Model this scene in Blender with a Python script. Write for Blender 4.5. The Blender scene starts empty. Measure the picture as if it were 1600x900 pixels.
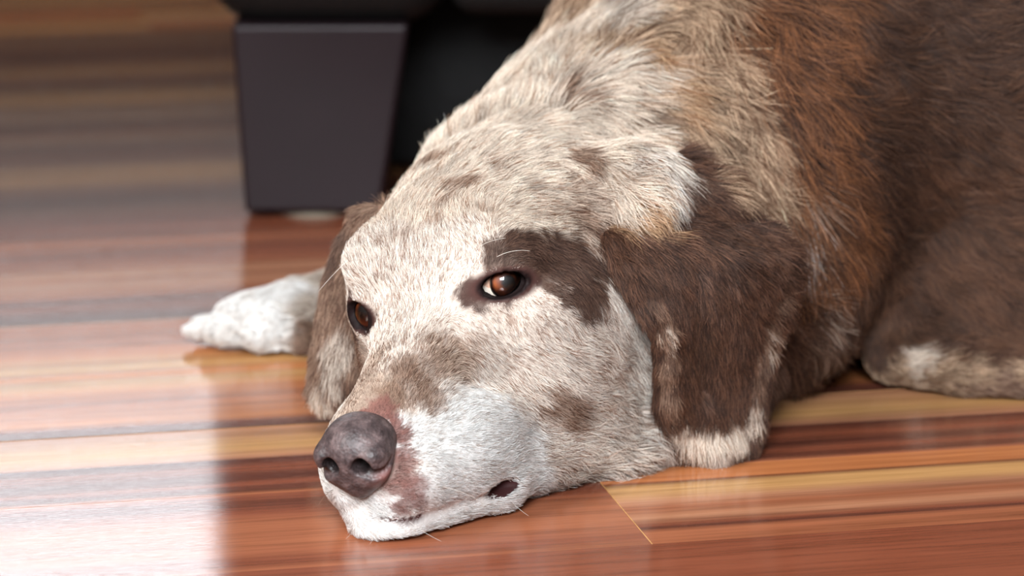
import bpy, bmesh, math, random
import numpy as np
from mathutils import Vector, Matrix
from mathutils.bvhtree import BVHTree

random.seed(7)
RNG = np.random.default_rng(11)
SC = bpy.context.scene
COL = SC.collection

# ---------------------------------------------------------------- camera
# all building coordinates are centimetres, scaled to metres when linked
CAM_H = 50.3
PITCH = math.radians(13.35)
F_PX = 5366.0
cam_data = bpy.data.cameras.new('camera')
cam = bpy.data.objects.new('camera', cam_data)
COL.objects.link(cam)
cam.location = (0, 0, CAM_H * .01)
cam.rotation_euler = (math.pi / 2 - PITCH, 0, 0)
cam_data.sensor_width = 36.0
cam_data.lens = 36.0 * F_PX / 1600.0
cam_data.clip_start = 0.02
cam_data.dof.use_dof = True
cam_data.dof.focus_distance = 1.69
cam_data.dof.aperture_fstop = 7.0
SC.camera = cam

# ---------------------------------------------------------------- world, lights, exposure
SC.view_settings.view_transform = 'Standard'
SC.view_settings.look = 'None'
SC.view_settings.gamma = 1.0
SC.view_settings.use_curve_mapping = False
SC.view_settings.exposure = 0.03

world = bpy.data.worlds.new('world')
SC.world = world
world.use_nodes = True
world.node_tree.nodes['Background'].inputs[0].default_value = (0.75, 0.82, 1.0, 1)
world.node_tree.nodes['Background'].inputs[1].default_value = 0.06


def area_light(name, loc, target, size, size_y, power, color, spread=180):
    d = bpy.data.lights.new(name, 'AREA')
    d.shape = 'RECTANGLE'
    d.size = size
    d.size_y = size_y
    d.energy = power
    d.spread = math.radians(spread)
    d.color = color
    o = bpy.data.objects.new(name, d)
    COL.objects.link(o)
    o.location = loc
    o.rotation_euler = (Vector(target) - Vector(loc)).to_track_quat('-Z', 'Y').to_euler()
    return o


# daylight falling in through the glazed openings (each lamp stands in its opening)
area_light('window_daylight', (-1.62, 0.30, 1.45), (0.05, 1.70, 0.1), 0.8, 0.85, 18.5, (1.0, 0.985, 0.955), 95)
area_light('rear_daylight', (-0.12, -0.42, 1.22), (0.03, 1.66, 0.05), 0.85, 0.8, 33.0, (0.90, 0.955, 1.0), 100)

# ---------------------------------------------------------------- helpers


def srgb(r, g, b, a=1.0):
    def f(c):
        c /= 255.0
        return c / 12.92 if c <= 0.04045 else ((c + 0.055) / 1.055) ** 2.4
    return (f(r), f(g), f(b), a)


def new_mat(name):
    m = bpy.data.materials.new(name)
    m.use_nodes = True
    nt = m.node_tree
    nt.nodes.clear()
    out = nt.nodes.new('ShaderNodeOutputMaterial')
    bs = nt.nodes.new('ShaderNodeBsdfPrincipled')
    nt.links.new(bs.outputs[0], out.inputs[0])
    return m, nt, bs


def N(nt, kind, **kw):
    n = nt.nodes.new(kind)
    for k, v in kw.items():
        if hasattr(n, k):
            setattr(n, k, v)
        else:
            n.inputs[k].default_value = v
    return n


def simple_mat(name, col, rough=0.5, var=0.0, scale=20.0, bump=0.0, bump_scale=60.0, coat=0.0, spec=0.5):
    m, nt, bs = new_mat(name)
    bs.inputs['Roughness'].default_value = rough
    bs.inputs['Specular IOR Level'].default_value = spec
    bs.inputs['Coat Weight'].default_value = coat
    tc = N(nt, 'ShaderNodeTexCoord')
    if var > 0:
        nz = N(nt, 'ShaderNodeTexNoise', Scale=scale, Detail=5.0)
        nt.links.new(tc.outputs['Object'], nz.inputs['Vector'])
        mx = N(nt, 'ShaderNodeMix', data_type='RGBA')
        mx.inputs['A'].default_value = (col[0] * (1 - var), col[1] * (1 - var), col[2] * (1 - var), 1)
        mx.inputs['B'].default_value = (min(1, col[0] * (1 + var)), min(1, col[1] * (1 + var)), min(1, col[2] * (1 + var)), 1)
        nt.links.new(nz.outputs['Fac'], mx.inputs['Factor'])
        nt.links.new(mx.outputs['Result'], bs.inputs['Base Color'])
    else:
        bs.inputs['Base Color'].default_value = col
    if bump > 0:
        nb = N(nt, 'ShaderNodeTexNoise', Scale=bump_scale, Detail=6.0)
        nt.links.new(tc.outputs['Object'], nb.inputs['Vector'])
        bp = N(nt, 'ShaderNodeBump', Strength=bump, Distance=0.002)
        nt.links.new(nb.outputs['Fac'], bp.inputs['Height'])
        nt.links.new(bp.outputs['Normal'], bs.inputs['Normal'])
    return m


def link_mesh(name, verts, faces, mat, parent=None, smooth=False, origin=(0, 0, 0)):
    """verts in cm, origin in cm; parents sit at identity rotation."""
    o3 = np.asarray(origin, float)
    v = (np.asarray(verts, float) - o3) * 0.01
    me = bpy.data.meshes.new(name)
    me.from_pydata(v.tolist(), [], [tuple(int(i) for i in f) for f in faces])
    me.update()
    if smooth:
        me.polygons.foreach_set('use_smooth', [True] * len(me.polygons))
    ob = bpy.data.objects.new(name, me)
    COL.objects.link(ob)
    if mat is not None:
        me.materials.append(mat)
    ob.location = (o3 * 0.01).tolist()
    if parent is not None:
        ob.parent = parent
        po = Vector((0, 0, 0))
        p = parent
        while p is not None:
            po += p.location
            p = p.parent
        ob.location = Vector((o3 * 0.01).tolist()) - po
    return ob


def bm_mesh(name, bm, mat, parent=None, smooth=False, origin=(0, 0, 0)):
    bm.verts.ensure_lookup_table()
    v = [tuple(x.co) for x in bm.verts]
    bm.verts.index_update()
    f = [[x.index for x in fc.verts] for fc in bm.faces]
    bm.free()
    return link_mesh(name, v, f, mat, parent, smooth, origin)


def bevel_box(bm, lo, hi, r=1.0, seg=3):
    """axis aligned box with rounded edges, appended to bm (cm)."""
    lo = Vector(lo); hi = Vector(hi)
    tmp = bmesh.new()
    bmesh.ops.create_cube(tmp, size=1.0)
    for v in tmp.verts:
        v.co = Vector(((lo.x + hi.x) / 2 + v.co.x * (hi.x - lo.x),
                       (lo.y + hi.y) / 2 + v.co.y * (hi.y - lo.y),
                       (lo.z + hi.z) / 2 + v.co.z * (hi.z - lo.z)))
    if r > 0:
        bmesh.ops.bevel(tmp, geom=tmp.edges[:], offset=r, segments=seg, profile=0.5, affect='EDGES')
    append_bm(bm, tmp)


def append_bm(bm, tmp):
    mp = {}
    for v in tmp.verts:
        mp[v] = bm.verts.new(v.co)
    for f in tmp.faces:
        try:
            bm.faces.new([mp[v] for v in f.verts])
        except ValueError:
            pass
    tmp.free()


def empty(name, loc_cm, label, cat, group=None):
    o = bpy.data.objects.new(name, None)
    COL.objects.link(o)
    o.location = [c * .01 for c in loc_cm]
    o.empty_display_size = .05
    o['label'] = label
    o['category'] = cat
    if group:
        o['group'] = group
    return o


def structure(o):
    o['kind'] = 'structure'
    return o


# view geometry, used to read positions off the place
_cp, _sp = math.cos(PITCH), math.sin(PITCH)
XC = np.array([1, 0, 0.0]); YC = np.array([0, _sp, _cp]); ZB = np.array([0, -_cp, _sp])
EYE = np.array([0, 0, CAM_H])


def ray(u, v):
    d = XC * (u - 800.0) / F_PX - YC * (v - 450.0) / F_PX - ZB
    return d / np.linalg.norm(d)


def on_floor(u, v, z=0.0):
    d = ray(u, v)
    return EYE + d * (z - CAM_H) / d[2]


def at_y(u, v, y):
    d = ray(u, v)
    return EYE + d * y / d[1]


# ---------------------------------------------------------------- room shell
# plank frame: u along the boards, v across them
TH = math.radians(12.4)
CT, ST = math.cos(TH), math.sin(TH)


def uv_to_xy(u, v):
    return (u * CT - v * ST, u * ST + v * CT)


ROOM = (-172.0, 330.0, -52.0, 560.0, 250.0)      # x0 x1 y0 y1 height


def make_floor():
    x0, x1, y0, y1, _ = ROOM
    W = 12.45
    V0 = 153.3
    # every board: bands of wood colour from its near edge (0) to its far edge (1)
    S = lambda *a: srgb(*a)[:3]
    R1, R2, R3 = S(160, 97, 68), S(134, 75, 54), S(106, 60, 46)
    OR, YE, TA = S(184, 114, 70), S(194, 146, 94), S(178, 124, 94)
    DK = S(88, 49, 40)
    W1, W2, W3, W4 = S(84, 50, 38), S(108, 66, 47), S(140, 100, 66), S(122, 88, 68)      # back boards: dimness of the room's far end put into the wood colour
    bands = {
        -1: [[(0, R2), (.5, R2), (1, R2)]],
        0: [[(0, R1), (.1, R2), (.3, R1), (.6, R1), (.74, R2), (.84, R3), (.97, R2), (1, R1)],
            [(0, R1), (.16, R1), (.2, DK), (.24, R2), (.32, TA), (.45, R1), (.55, TA), (.66, YE), (.76, YE), (.79, DK), (.82, OR), (1, OR)]],
        1: [[(0, R1), (.06, DK), (.14, R2), (.24, DK), (.36, R2), (.5, DK), (.54, TA), (.7, YE), (1, TA)],
            [(0, R3), (.15, R2), (.3, R3), (.42, R3), (.6, R1), (1, OR)]],
        2: [[(0, DK), (.1, R3), (.2, OR), (.55, R1), (.7, OR), (.9, YE), (1, OR)]],
        3: [[(0, OR), (.15, YE), (.4, OR), (.6, R1), (1, R1)]],
        4: [[(0, TA), (.08, DK), (.2, R3), (.34, R2), (.5, R3), (.6, R1), (.85, TA), (1, R1)]],
        5: [[(0, TA), (.12, TA), (.2, R1), (.5, R2), (.8, R1), (1, R2)]],
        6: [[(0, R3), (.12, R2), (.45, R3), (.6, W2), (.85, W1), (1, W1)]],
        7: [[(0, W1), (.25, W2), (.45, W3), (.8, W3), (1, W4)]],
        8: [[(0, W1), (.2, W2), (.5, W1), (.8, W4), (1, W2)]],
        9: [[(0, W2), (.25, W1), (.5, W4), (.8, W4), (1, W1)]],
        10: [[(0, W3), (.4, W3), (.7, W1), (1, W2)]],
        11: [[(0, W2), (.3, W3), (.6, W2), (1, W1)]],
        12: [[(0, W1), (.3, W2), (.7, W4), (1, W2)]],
    }
    pal = [R1, R2, R3, OR, YE, TA, DK]
    rnd = random.Random(4)

    def band_col(bl, t):
        for (a, ca), (b, cb) in zip(bl, bl[1:]):
            if t <= b:
                k = (t - a) / max(b - a, 1e-6)
                return [ca[i] + (cb[i] - ca[i]) * k for i in range(3)]
        return bl[-1][1]
    verts, faces, cols, seeds, bcoord = [], [], [], [], []
    gap = 0.055
    n0, n1 = -32, 42
    for n in range(n0, n1):
        va, vb = V0 + n * W, V0 + (n + 1) * W
        # board joints along u
        start = 40.65 if n == 0 else rnd.uniform(-60, 60)
        L = 128.0
        if n in (-1, 1, 2, 3, 4, 5, 6):
            start = {-1: 104, 1: 90, 2: 62, 3: 80, 4: 70, 5: 84, 6: 66}[n]
        joints = [start + k * L for k in range(-6, 7)]
        for j in range(len(joints) - 1):
            ua, ub = joints[j] + gap * .5, joints[j + 1] - gap * .5
            if ub < -520 or ua > 520:
                continue
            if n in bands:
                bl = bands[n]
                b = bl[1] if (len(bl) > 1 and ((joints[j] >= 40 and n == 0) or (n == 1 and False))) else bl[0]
            else:
                ks = sorted(rnd.random() for _ in range(5))
                b = [(0, rnd.choice(pal))] + [(k, rnd.choice(pal)) for k in ks] + [(1, rnd.choice(pal))]
            seed = rnd.random()
            if n == 1:
                b = bands[1][0]
            tilt = {0: 0.050, 1: -0.045, 2: -0.02, 3: 0.0, 4: 0.01}.get(n, rnd.uniform(-.008, .008))
            K = 40 if n in bands else 12
            vs = [va + gap * .5 + (vb - va - gap) * i / K for i in range(K + 1)]
            base = len(verts)
            prof = [(0, -0.09)]
            row_v = [va + .01] + vs + [vb - .01]
            for i, v in enumerate(row_v):
                t = (v - va) / W
                z = -0.06 if i in (0, len(row_v) - 1) else tilt * (t - .5) * 1.0
                for u in (ua, ub):
                    x, y = uv_to_xy(u, v)
                    verts.append((x, y, z))
                    if i in (0, len(row_v) - 1):
                        c = srgb(214, 168, 112)[:3]
                    else:
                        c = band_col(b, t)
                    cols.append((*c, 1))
                    seeds.append(seed)
                    bcoord.append((u, v))
            for i in range(len(row_v) - 1):
                a = base + 2 * i
                faces.append((a, a + 1, a + 3, a + 2))
            # end grain edges of the board
            e = len(verts)
            for u, uu in ((ua, ua - gap * .5), (ub, ub + gap * .5)):
                for v in (va + .01, vb - .01):
                    x, y = uv_to_xy(uu, v)
                    verts.append((x, y, -.06)); cols.append((*srgb(196, 150, 96)[:3], 1)); seeds.append(seed); bcoord.append((uu, v))
                for v in (va + gap * .5, vb - gap * .5):
                    x, y = uv_to_xy(u, v)
                    verts.append((x, y, tilt * ((v - va) / W - .5))); cols.append((*srgb(196, 150, 96)[:3], 1)); seeds.append(seed); bcoord.append((u, v))
            faces.append((e, e + 2, e + 3, e + 1))
            faces.append((e + 4, e + 5, e + 7, e + 6))
    m, nt, bs = new_mat('varnished_laminate')
    at = N(nt, 'ShaderNodeAttribute', attribute_name='wood')
    sd = N(nt, 'ShaderNodeAttribute', attribute_name='seed')
    bc = N(nt, 'ShaderNodeAttribute', attribute_name='board')
    mp = N(nt, 'ShaderNodeMapping')
    mp.inputs['Scale'].default_value = (.035, 1.0, 1.0)
    cmb = N(nt, 'ShaderNodeVectorMath', operation='MULTIPLY_ADD')
    cmb.inputs[1].default_value = (0, 0, 37.0)
    nt.links.new(sd.outputs['Color'], cmb.inputs[0])
    nt.links.new(bc.outputs['Vector'], cmb.inputs[2])
    nt.links.new(cmb.outputs[0], mp.inputs['Vector'])
    g1 = N(nt, 'ShaderNodeTexNoise', Scale=1.1, Detail=7.0, Roughness=.62, Distortion=.6)
    g2 = N(nt, 'ShaderNodeTexNoise', Scale=6.0, Detail=4.0, Roughness=.7)
    nt.links.new(mp.outputs[0], g1.inputs['Vector'])
    nt.links.new(mp.outputs[0], g2.inputs['Vector'])
    r1 = N(nt, 'ShaderNodeValToRGB')
    r1.color_ramp.elements[0].position = .30; r1.color_ramp.elements[0].color = (.58, .53, .5, 1)
    r1.color_ramp.elements[1].position = .56; r1.color_ramp.elements[1].color = (1.12, 1.12, 1.1, 1)
    nt.links.new(g1.outputs['Fac'], r1.inputs[0])
    r2 = N(nt, 'ShaderNodeValToRGB')
    r2.color_ramp.elements[0].position = .3; r2.color_ramp.elements[0].color = (.8, .78, .76, 1)
    r2.color_ramp.elements[1].position = .7; r2.color_ramp.elements[1].color = (1.1, 1.1, 1.1, 1)
    nt.links.new(g2.outputs['Fac'], r2.inputs[0])
    m1 = N(nt, 'ShaderNodeMix', data_type='RGBA', blend_type='MULTIPLY'); m1.inputs['Factor'].default_value = .8
    m2 = N(nt, 'ShaderNodeMix', data_type='RGBA', blend_type='MULTIPLY'); m2.inputs['Factor'].default_value = .8
    nt.links.new(at.outputs['Color'], m1.inputs['A']); nt.links.new(r1.outputs['Color'], m1.inputs['B'])
    nt.links.new(m1.outputs['Result'], m2.inputs['A']); nt.links.new(r2.outputs['Color'], m2.inputs['B'])
    nt.links.new(m2.outputs['Result'], bs.inputs['Base Color'])
    bs.inputs['Roughness'].default_value = .085
    bs.inputs['IOR'].default_value = 1.5
    fine = N(nt, 'ShaderNodeTexNoise', Scale=14.0, Detail=3.0)
    nt.links.new(mp.outputs[0], fine.inputs['Vector'])
    bp = N(nt, 'ShaderNodeBump', Strength=.12, Distance=.0006)
    nt.links.new(fine.outputs['Fac'], bp.inputs['Height'])
    nt.links.new(bp.outputs['Normal'], bs.inputs['Normal'])
    ob = link_mesh('floor', verts, faces, m)
    me = ob.data
    a = me.color_attributes.new('wood', 'FLOAT_COLOR', 'POINT')
    a.data.foreach_set('color', np.array(cols, np.float32).ravel())
    s = me.attributes.new('seed', 'FLOAT_COLOR', 'POINT')
    sc = np.zeros((len(seeds), 4), np.float32); sc[:, 2] = seeds; sc[:, 0] = 0
    s.data.foreach_set('color', sc.ravel())
    b = me.attributes.new('board', 'FLOAT_VECTOR', 'POINT')
    bv = np.zeros((len(bcoord), 3), np.float32); bv[:, :2] = bcoord
    b.data.foreach_set('vector', bv.ravel())
    structure(ob)
    return ob


make_floor()


def wall_with_holes(name, axis, pos, a0, a1, height, holes, mat, t=12.0):
    """wall panel in the plane axis=pos; holes = (a_lo, a_hi, z_lo, z_hi); thickness t outwards."""
    bm = bmesh.new()
    As = sorted({a0, a1, *[h[0] for h in holes], *[h[1] for h in holes]})
    Zs = sorted({0.0, height, *[h[2] for h in holes], *[h[3] for h in holes]})
    sgn = t
    for i in range(len(As) - 1):
        for j in range(len(Zs) - 1):
            ac, zc = (As[i] + As[i + 1]) / 2, (Zs[j] + Zs[j + 1]) / 2
            if any(h[0] < ac < h[1] and h[2] < zc < h[3] for h in holes):
                continue
            if axis == 'x':
                bevel_box(bm, (min(pos, pos + sgn), As[i], Zs[j]), (max(pos, pos + sgn), As[i + 1], Zs[j + 1]), 0)
            else:
                bevel_box(bm, (As[i], min(pos, pos + sgn), Zs[j]), (As[i + 1], max(pos, pos + sgn), Zs[j + 1]), 0)
    bmesh.ops.remove_doubles(bm, verts=bm.verts[:], dist=.01)
    return structure(bm_mesh(name, bm, mat))


def emission_mat(name, col, strength):
    m = bpy.data.materials.new(name)
    m.use_nodes = True
    nt = m.node_tree
    nt.nodes.clear()
    out = nt.nodes.new('ShaderNodeOutputMaterial')
    em = nt.nodes.new('ShaderNodeEmission')
    em.inputs[0].default_value = col
    em.inputs[1].default_value = strength
    nt.links.new(em.outputs[0], out.inputs[0])
    return m


WALL = simple_mat('wall_paint', srgb(128, 112, 98), .8, .05, 6, .15, 90)
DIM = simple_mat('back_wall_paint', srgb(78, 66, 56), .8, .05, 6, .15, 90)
WHITE = simple_mat('white_paint', srgb(214, 210, 202), .45, .03, 8)
DAY = emission_mat('bright_daylight_pane', (.88, .94, 1, 1), 6.6)
DAYLOW = emission_mat('garden_daylight_pane', (.95, .97, 1, 1), .8)


def window(name, axis, pos, lo, hi, z0, z1, splits, panes):
    """painted frame in a wall opening; splits = rail heights; panes = one material per row."""
    bm = bmesh.new()
    t = 5.0

    def bx(a0, a1, zz0, zz1, d0=-3, d1=9):
        if axis == 'x':
            bevel_box(bm, (pos - d1, a0, zz0), (pos - d0, a1, zz1), .3, 1)
        else:
            s = 1 if pos > 0 else -1
            ya, yb = pos + s * d0, pos + s * d1
            bevel_box(bm, (a0, min(ya, yb), zz0), (a1, max(ya, yb), zz1), .3, 1)
    bx(lo, lo + t, z0, z1); bx(hi - t, hi, z0, z1)
    bx(lo + t, hi - t, z0, z0 + t); bx(lo + t, hi - t, z1 - t, z1)
    for s in splits:
        bx(lo + t, hi - t, s - 2, s + 2, -1, 8)
    fr = structure(bm_mesh(name, bm, WHITE, None, False))
    rows = [z0 + t] + list(splits) + [z1 - t]
    for (a, b), mt in zip(zip(rows, rows[1:]), panes):
        pb = bmesh.new()
        if axis == 'x':
            bevel_box(pb, (pos - 5, lo + t, a), (pos - 4, hi - t, b), 0)
        else:
            s = 1 if pos > 0 else -1
            y0_, y1_ = sorted((pos + s * 4, pos + s * 5))
            bevel_box(pb, (lo + t, y0_, a), (hi - t, y1_, b), 0)
        bm_mesh('pane', pb, mt, fr)
    return fr


def make_room():
    x0, x1, y0, y1, h = ROOM
    wall_with_holes('wall_back', 'y', y1, x0, x1, h, [(-164, -20, 70, 215)], DIM, 12)
    wall_with_holes('wall_left', 'x', x0, y0, y1, h, [(-26, 86, 78, 214)], WALL, -12)
    wall_with_holes('wall_front', 'y', y0, x0, x1, h, [(-79, 55, 60, 186)], WALL, -12)
    wall_with_holes('wall_right', 'x', x1, y0, y1, h, [], WALL, 12)
    bm = bmesh.new()
    bevel_box(bm, (x0 - 12, y0 - 12, h), (x1 + 12, y1 + 12, h + 10), 0)
    structure(bm_mesh('ceiling', bm, WHITE))
    window('window_1', 'y', y1, -164, -20, 70, 215, [119], [DAYLOW, DAY])
    window('window_2', 'x', x0, -26, 86, 78, 214, [146], [DAYLOW, DAY])
    window('window_3', 'y', y0, -79, 55, 60, 186, [122], [DAYLOW, DAY])
    bm = bmesh.new()
    bevel_box(bm, (x0, y1 - 1.6, 0), (x1, y1, 9), .3, 1)
    structure(bm_mesh('baseboard_back', bm, WHITE))


make_room()


# ---------------------------------------------------------------- sofa
def make_sofa():
    leather = simple_mat('black_leather', (.006, .0055, .0055, 1), .5, .25, 9, .25, 140, 0, .22)
    legm = simple_mat('mahogany_stained_wood', (.0105, .0048, .0066, 1), .45, .25, 14, .06, 60, .0, .28)
    felt = simple_mat('felt_glide', srgb(120, 112, 98), .9, .2, 40, .3, 120)
    X0, X1, Y0, Y1, ZB = -21.0, 186.0, 230.6, 322.0, 13.4
    root = empty('sofa', (80, 275, 0), 'black leather sofa on dark tapered wooden legs behind the dog', 'sofa')
    org = (80, 275, 0)
    for nm, a, b in (('armrest', X0, X0 + 17), ('armrest', X1 - 17, X1)):
        bm = bmesh.new()
        bevel_box(bm, (a, Y0, ZB), (b, Y1 - 6, 58), 4.0, 5)
        bevel_box(bm, (a - 1.2, Y0 - .6, 50), (b + 1.2, Y1 - 8, 64), 5.5, 6)
        bm_mesh(nm, bm, leather, root, True, (a, Y0, ZB))
    bm = bmesh.new()
    bevel_box(bm, (X0 + 16.5, Y0 + 2.2, ZB + .6), (X1 - 16.5, Y1 - 4, 30), 2.0, 4)
    bm_mesh('seat_base', bm, leather, root, True, (80, Y0, 20))
    w = (X1 - X0 - 35) / 3
    for k in range(3):
        a = X0 + 17.5 + k * w
        bm = bmesh.new()
        bevel_box(bm, (a + .3, Y0 - .2, 30), (a + w - .3, Y1 - 24, 45), 4.5, 5)
        bm_mesh('seat_cushion', bm, leather, root, True, (a, Y0, 36))
        bm = bmesh.new()
        bevel_box(bm, (a + .3, Y1 - 34, 45), (a + w - .3, Y1 - 14, 82), 6, 6)
        bm_mesh('back_cushion', bm, leather, root, True, (a, Y1, 60))
    bm = bmesh.new()
    bevel_box(bm, (X0 + 1, Y1 - 16, ZB), (X1 - 1, Y1, 80), 5, 5)
    bm_mesh('backrest', bm, leather, root, True, (80, Y1, 50))
    bm = bmesh.new()
    bevel_box(bm, (X0 + 3, Y0 + 17, .8), (X1 - 3, Y0 + 19, ZB + 2), .5, 2)  # added panel that blocks light and keeps the floor under the sofa dark
    bm_mesh('added_shade_panel', bm, leather, root, True, (80, Y0 + 18, 8))
    # legs: tapered blocks, wide at the top
    for sx in (0, 1):
        for sy in (0, 1):
            bm = bmesh.new()
            top = [(-6.1, -4.8), (6.0, -4.8), (6.0, 4.8), (-6.1, 4.8)]
            bot = [(-5.5, -3.6), (3.9, -3.6), (3.9, 3.6), (-5.5, 3.6)]
            if sx:
                top = [(-a, b) for a, b in top][::-1]
                bot = [(-a, b) for a, b in bot][::-1]
            cx = (X0 + 8.0) if not sx else (X1 - 8.0)
            cy = (Y0 + 5.6) if not sy else (Y1 - 6.5)
            vb = [bm.verts.new((cx + a, cy + b, .45)) for a, b in bot]
            vt = [bm.verts.new((cx + a, cy + b, ZB + .4)) for a, b in top]
            bm.faces.new(vb[::-1]); bm.faces.new(vt)
            for i in range(4):
                bm.faces.new((vb[i], vb[(i + 1) % 4], vt[(i + 1) % 4], vt[i]))
            bmesh.ops.recalc_face_normals(bm, faces=bm.faces[:])
            bmesh.ops.bevel(bm, geom=bm.edges[:], offset=.35, segments=3, profile=.5, affect='EDGES')
            lg = bm_mesh('leg', bm, legm, root, False, (cx, cy, 0))
            gb = bmesh.new()
            gx = -.8 if not sx else .8
            bmesh.ops.create_cone(gb, cap_ends=True, segments=20, radius1=3.1, radius2=3.1, depth=.5,
                                  matrix=Matrix.Translation((cx + gx, cy, .25)))
            bm_mesh('felt_pad', gb, felt, lg, False, (cx + gx, cy, 0))
    return root


make_sofa()


# ---------------------------------------------------------------- dog: head frame
HF = np.array([-.3958, -.9081, -.1369])          # towards the nose
HX = np.array([.9063, -.4102, .1012])            # towards the near (left) eye
HU = np.array([-.1481, -.0840, .9854])           # up
HT = np.array([-2.522, 167.82, .826])            # head origin
HR = np.stack([HX, HF, HU], 1)


def hw(p):
    """head frame -> place"""
    return np.asarray(p, float) @ HR.T + HT


def axis_grid(a, b, c, d, fine, coarse):
    """coarse from a to b, fine from b to c, coarse from c to d"""
    parts = []
    if b > a:
        parts.append(np.arange(a, b - coarse * .5, coarse))
    parts.append(np.arange(b, c, fine))
    if d > c:
        parts.append(np.arange(c, d + coarse, coarse))
    return np.concatenate(parts).astype(np.float32)


class Field:
    def __init__(self, xs, ys, zs):
        self.ax = (xs, ys, zs)
        self.d = np.full((len(xs), len(ys), len(zs)), 9.0, np.float32)

    def window(self, lo, hi):
        sl = []
        for a, l, h in zip(self.ax, lo, hi):
            i0, i1 = np.searchsorted(a, l), np.searchsorted(a, h)
            if i1 <= i0:
                return None, None
            sl.append(slice(i0, i1))
        X = self.ax[0][sl[0]][:, None, None]
        Y = self.ax[1][sl[1]][None, :, None]
        Z = self.ax[2][sl[2]][None, None, :]
        return tuple(sl), (X, Y, Z)

    def add(self, dist, lo, hi, k):
        m = k + 1.6
        sl, P = self.window(np.asarray(lo) - m, np.asarray(hi) + m)
        if sl is None:
            return
        b = dist(*P)
        a = self.d[sl]
        if k > 0:
            h = np.maximum(k - np.abs(a - b), 0) / k
            self.d[sl] = np.minimum(a, b) - h * h * k * .25
        else:
            self.d[sl] = np.minimum(a, b)

    def cut(self, dist, lo, hi, k):
        m = k + .8
        sl, P = self.window(np.asarray(lo) - m, np.asarray(hi) + m)
        if sl is None:
            return
        b = -dist(*P)
        a = self.d[sl]
        if k > 0:
            h = np.maximum(k - np.abs(a - b), 0) / k
            self.d[sl] = np.maximum(a, b) + h * h * k * .25
        else:
            self.d[sl] = np.maximum(a, b)

    # --- shapes (place coordinates) ---
    def ell(self, c, r, R=None, k=1.5, cut=False):
        c = np.asarray(c, float); r = np.asarray(r, float)
        R = np.eye(3) if R is None else np.asarray(R)
        half = np.sqrt(((R * r) ** 2).sum(1))

        def dist(X, Y, Z):
            dx, dy, dz = X - c[0], Y - c[1], Z - c[2]
            q = [(R[0, i] * dx + R[1, i] * dy + R[2, i] * dz) / r[i] for i in range(3)]
            k0 = np.sqrt(q[0] ** 2 + q[1] ** 2 + q[2] ** 2)
            k1 = np.sqrt((q[0] / r[0]) ** 2 + (q[1] / r[1]) ** 2 + (q[2] / r[2]) ** 2)
            return (k0 * (k0 - 1) / np.maximum(k1, 1e-6)).astype(np.float32)
        (self.cut if cut else self.add)(dist, c - half, c + half, k)

    def cone(self, a, b, ra, rb, k=1.5, cut=False):
        a = np.asarray(a, float); b = np.asarray(b, float)
        ba = b - a
        L2 = ba @ ba
        rm = max(ra, rb)

        def dist(X, Y, Z):
            px, py, pz = X - a[0], Y - a[1], Z - a[2]
            t = np.clip((px * ba[0] + py * ba[1] + pz * ba[2]) / L2, 0, 1)
            return (np.sqrt((px - ba[0] * t) ** 2 + (py - ba[1] * t) ** 2 + (pz - ba[2] * t) ** 2) - (ra + (rb - ra) * t)).astype(np.float32)
        (self.cut if cut else self.add)(dist, np.minimum(a, b) - rm, np.maximum(a, b) + rm, k)

    def chain(self, pts, rad, k=.6, cut=False):
        pts = [np.asarray(p, float) for p in pts]
        rm = max(rad)

        def dist(X, Y, Z):
            best = None
            for i in range(len(pts) - 1):
                a, ba = pts[i], pts[i + 1] - pts[i]
                px, py, pz = X - a[0], Y - a[1], Z - a[2]
                t = np.clip((px * ba[0] + py * ba[1] + pz * ba[2]) / (ba @ ba), 0, 1)
                d = (np.sqrt((px - ba[0] * t) ** 2 + (py - ba[1] * t) ** 2 + (pz - ba[2] * t) ** 2) - (rad[i] + (rad[i + 1] - rad[i]) * t)).astype(np.float32)
                best = d if best is None else np.minimum(best, d)
            return best
        (self.cut if cut else self.add)(dist, np.min(pts, 0) - rm, np.max(pts, 0) + rm, k)

    # head frame versions
    def hell(self, c, r, k=1.5, sym=False, cut=False, rz=0.0, rx=0.0, ry=0.0):
        for s in ((1, -1) if sym else (1,)):
            cz, sz = math.cos(rz * s), math.sin(rz * s)
            cX, sX = math.cos(rx), math.sin(rx)
            cY, sY = math.cos(ry * s), math.sin(ry * s)
            Rz = np.array([[cz, -sz, 0], [sz, cz, 0], [0, 0, 1]])
            Rx = np.array([[1, 0, 0], [0, cX, -sX], [0, sX, cX]])
            Ry = np.array([[cY, 0, sY], [0, 1, 0], [-sY, 0, cY]])
            self.ell(hw((c[0] * s, c[1], c[2])), r, HR @ Rz @ Rx @ Ry, k, cut)

    def hcone(self, a, b, ra, rb, k=1.5, sym=False, cut=False):
        for s in ((1, -1) if sym else (1,)):
            self.cone(hw((a[0] * s, a[1], a[2])), hw((b[0] * s, b[1], b[2])), ra, rb, k, cut)

    def hchain(self, pts, rad, k=.6, sym=False, cut=False):
        for s in ((1, -1) if sym else (1,)):
            self.chain([hw((p[0] * s, p[1], p[2])) for p in pts], rad, k, cut)

    def floor_clip(self, z):
        self.d = np.maximum(self.d, (z - self.ax[2])[None, None, :])

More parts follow.
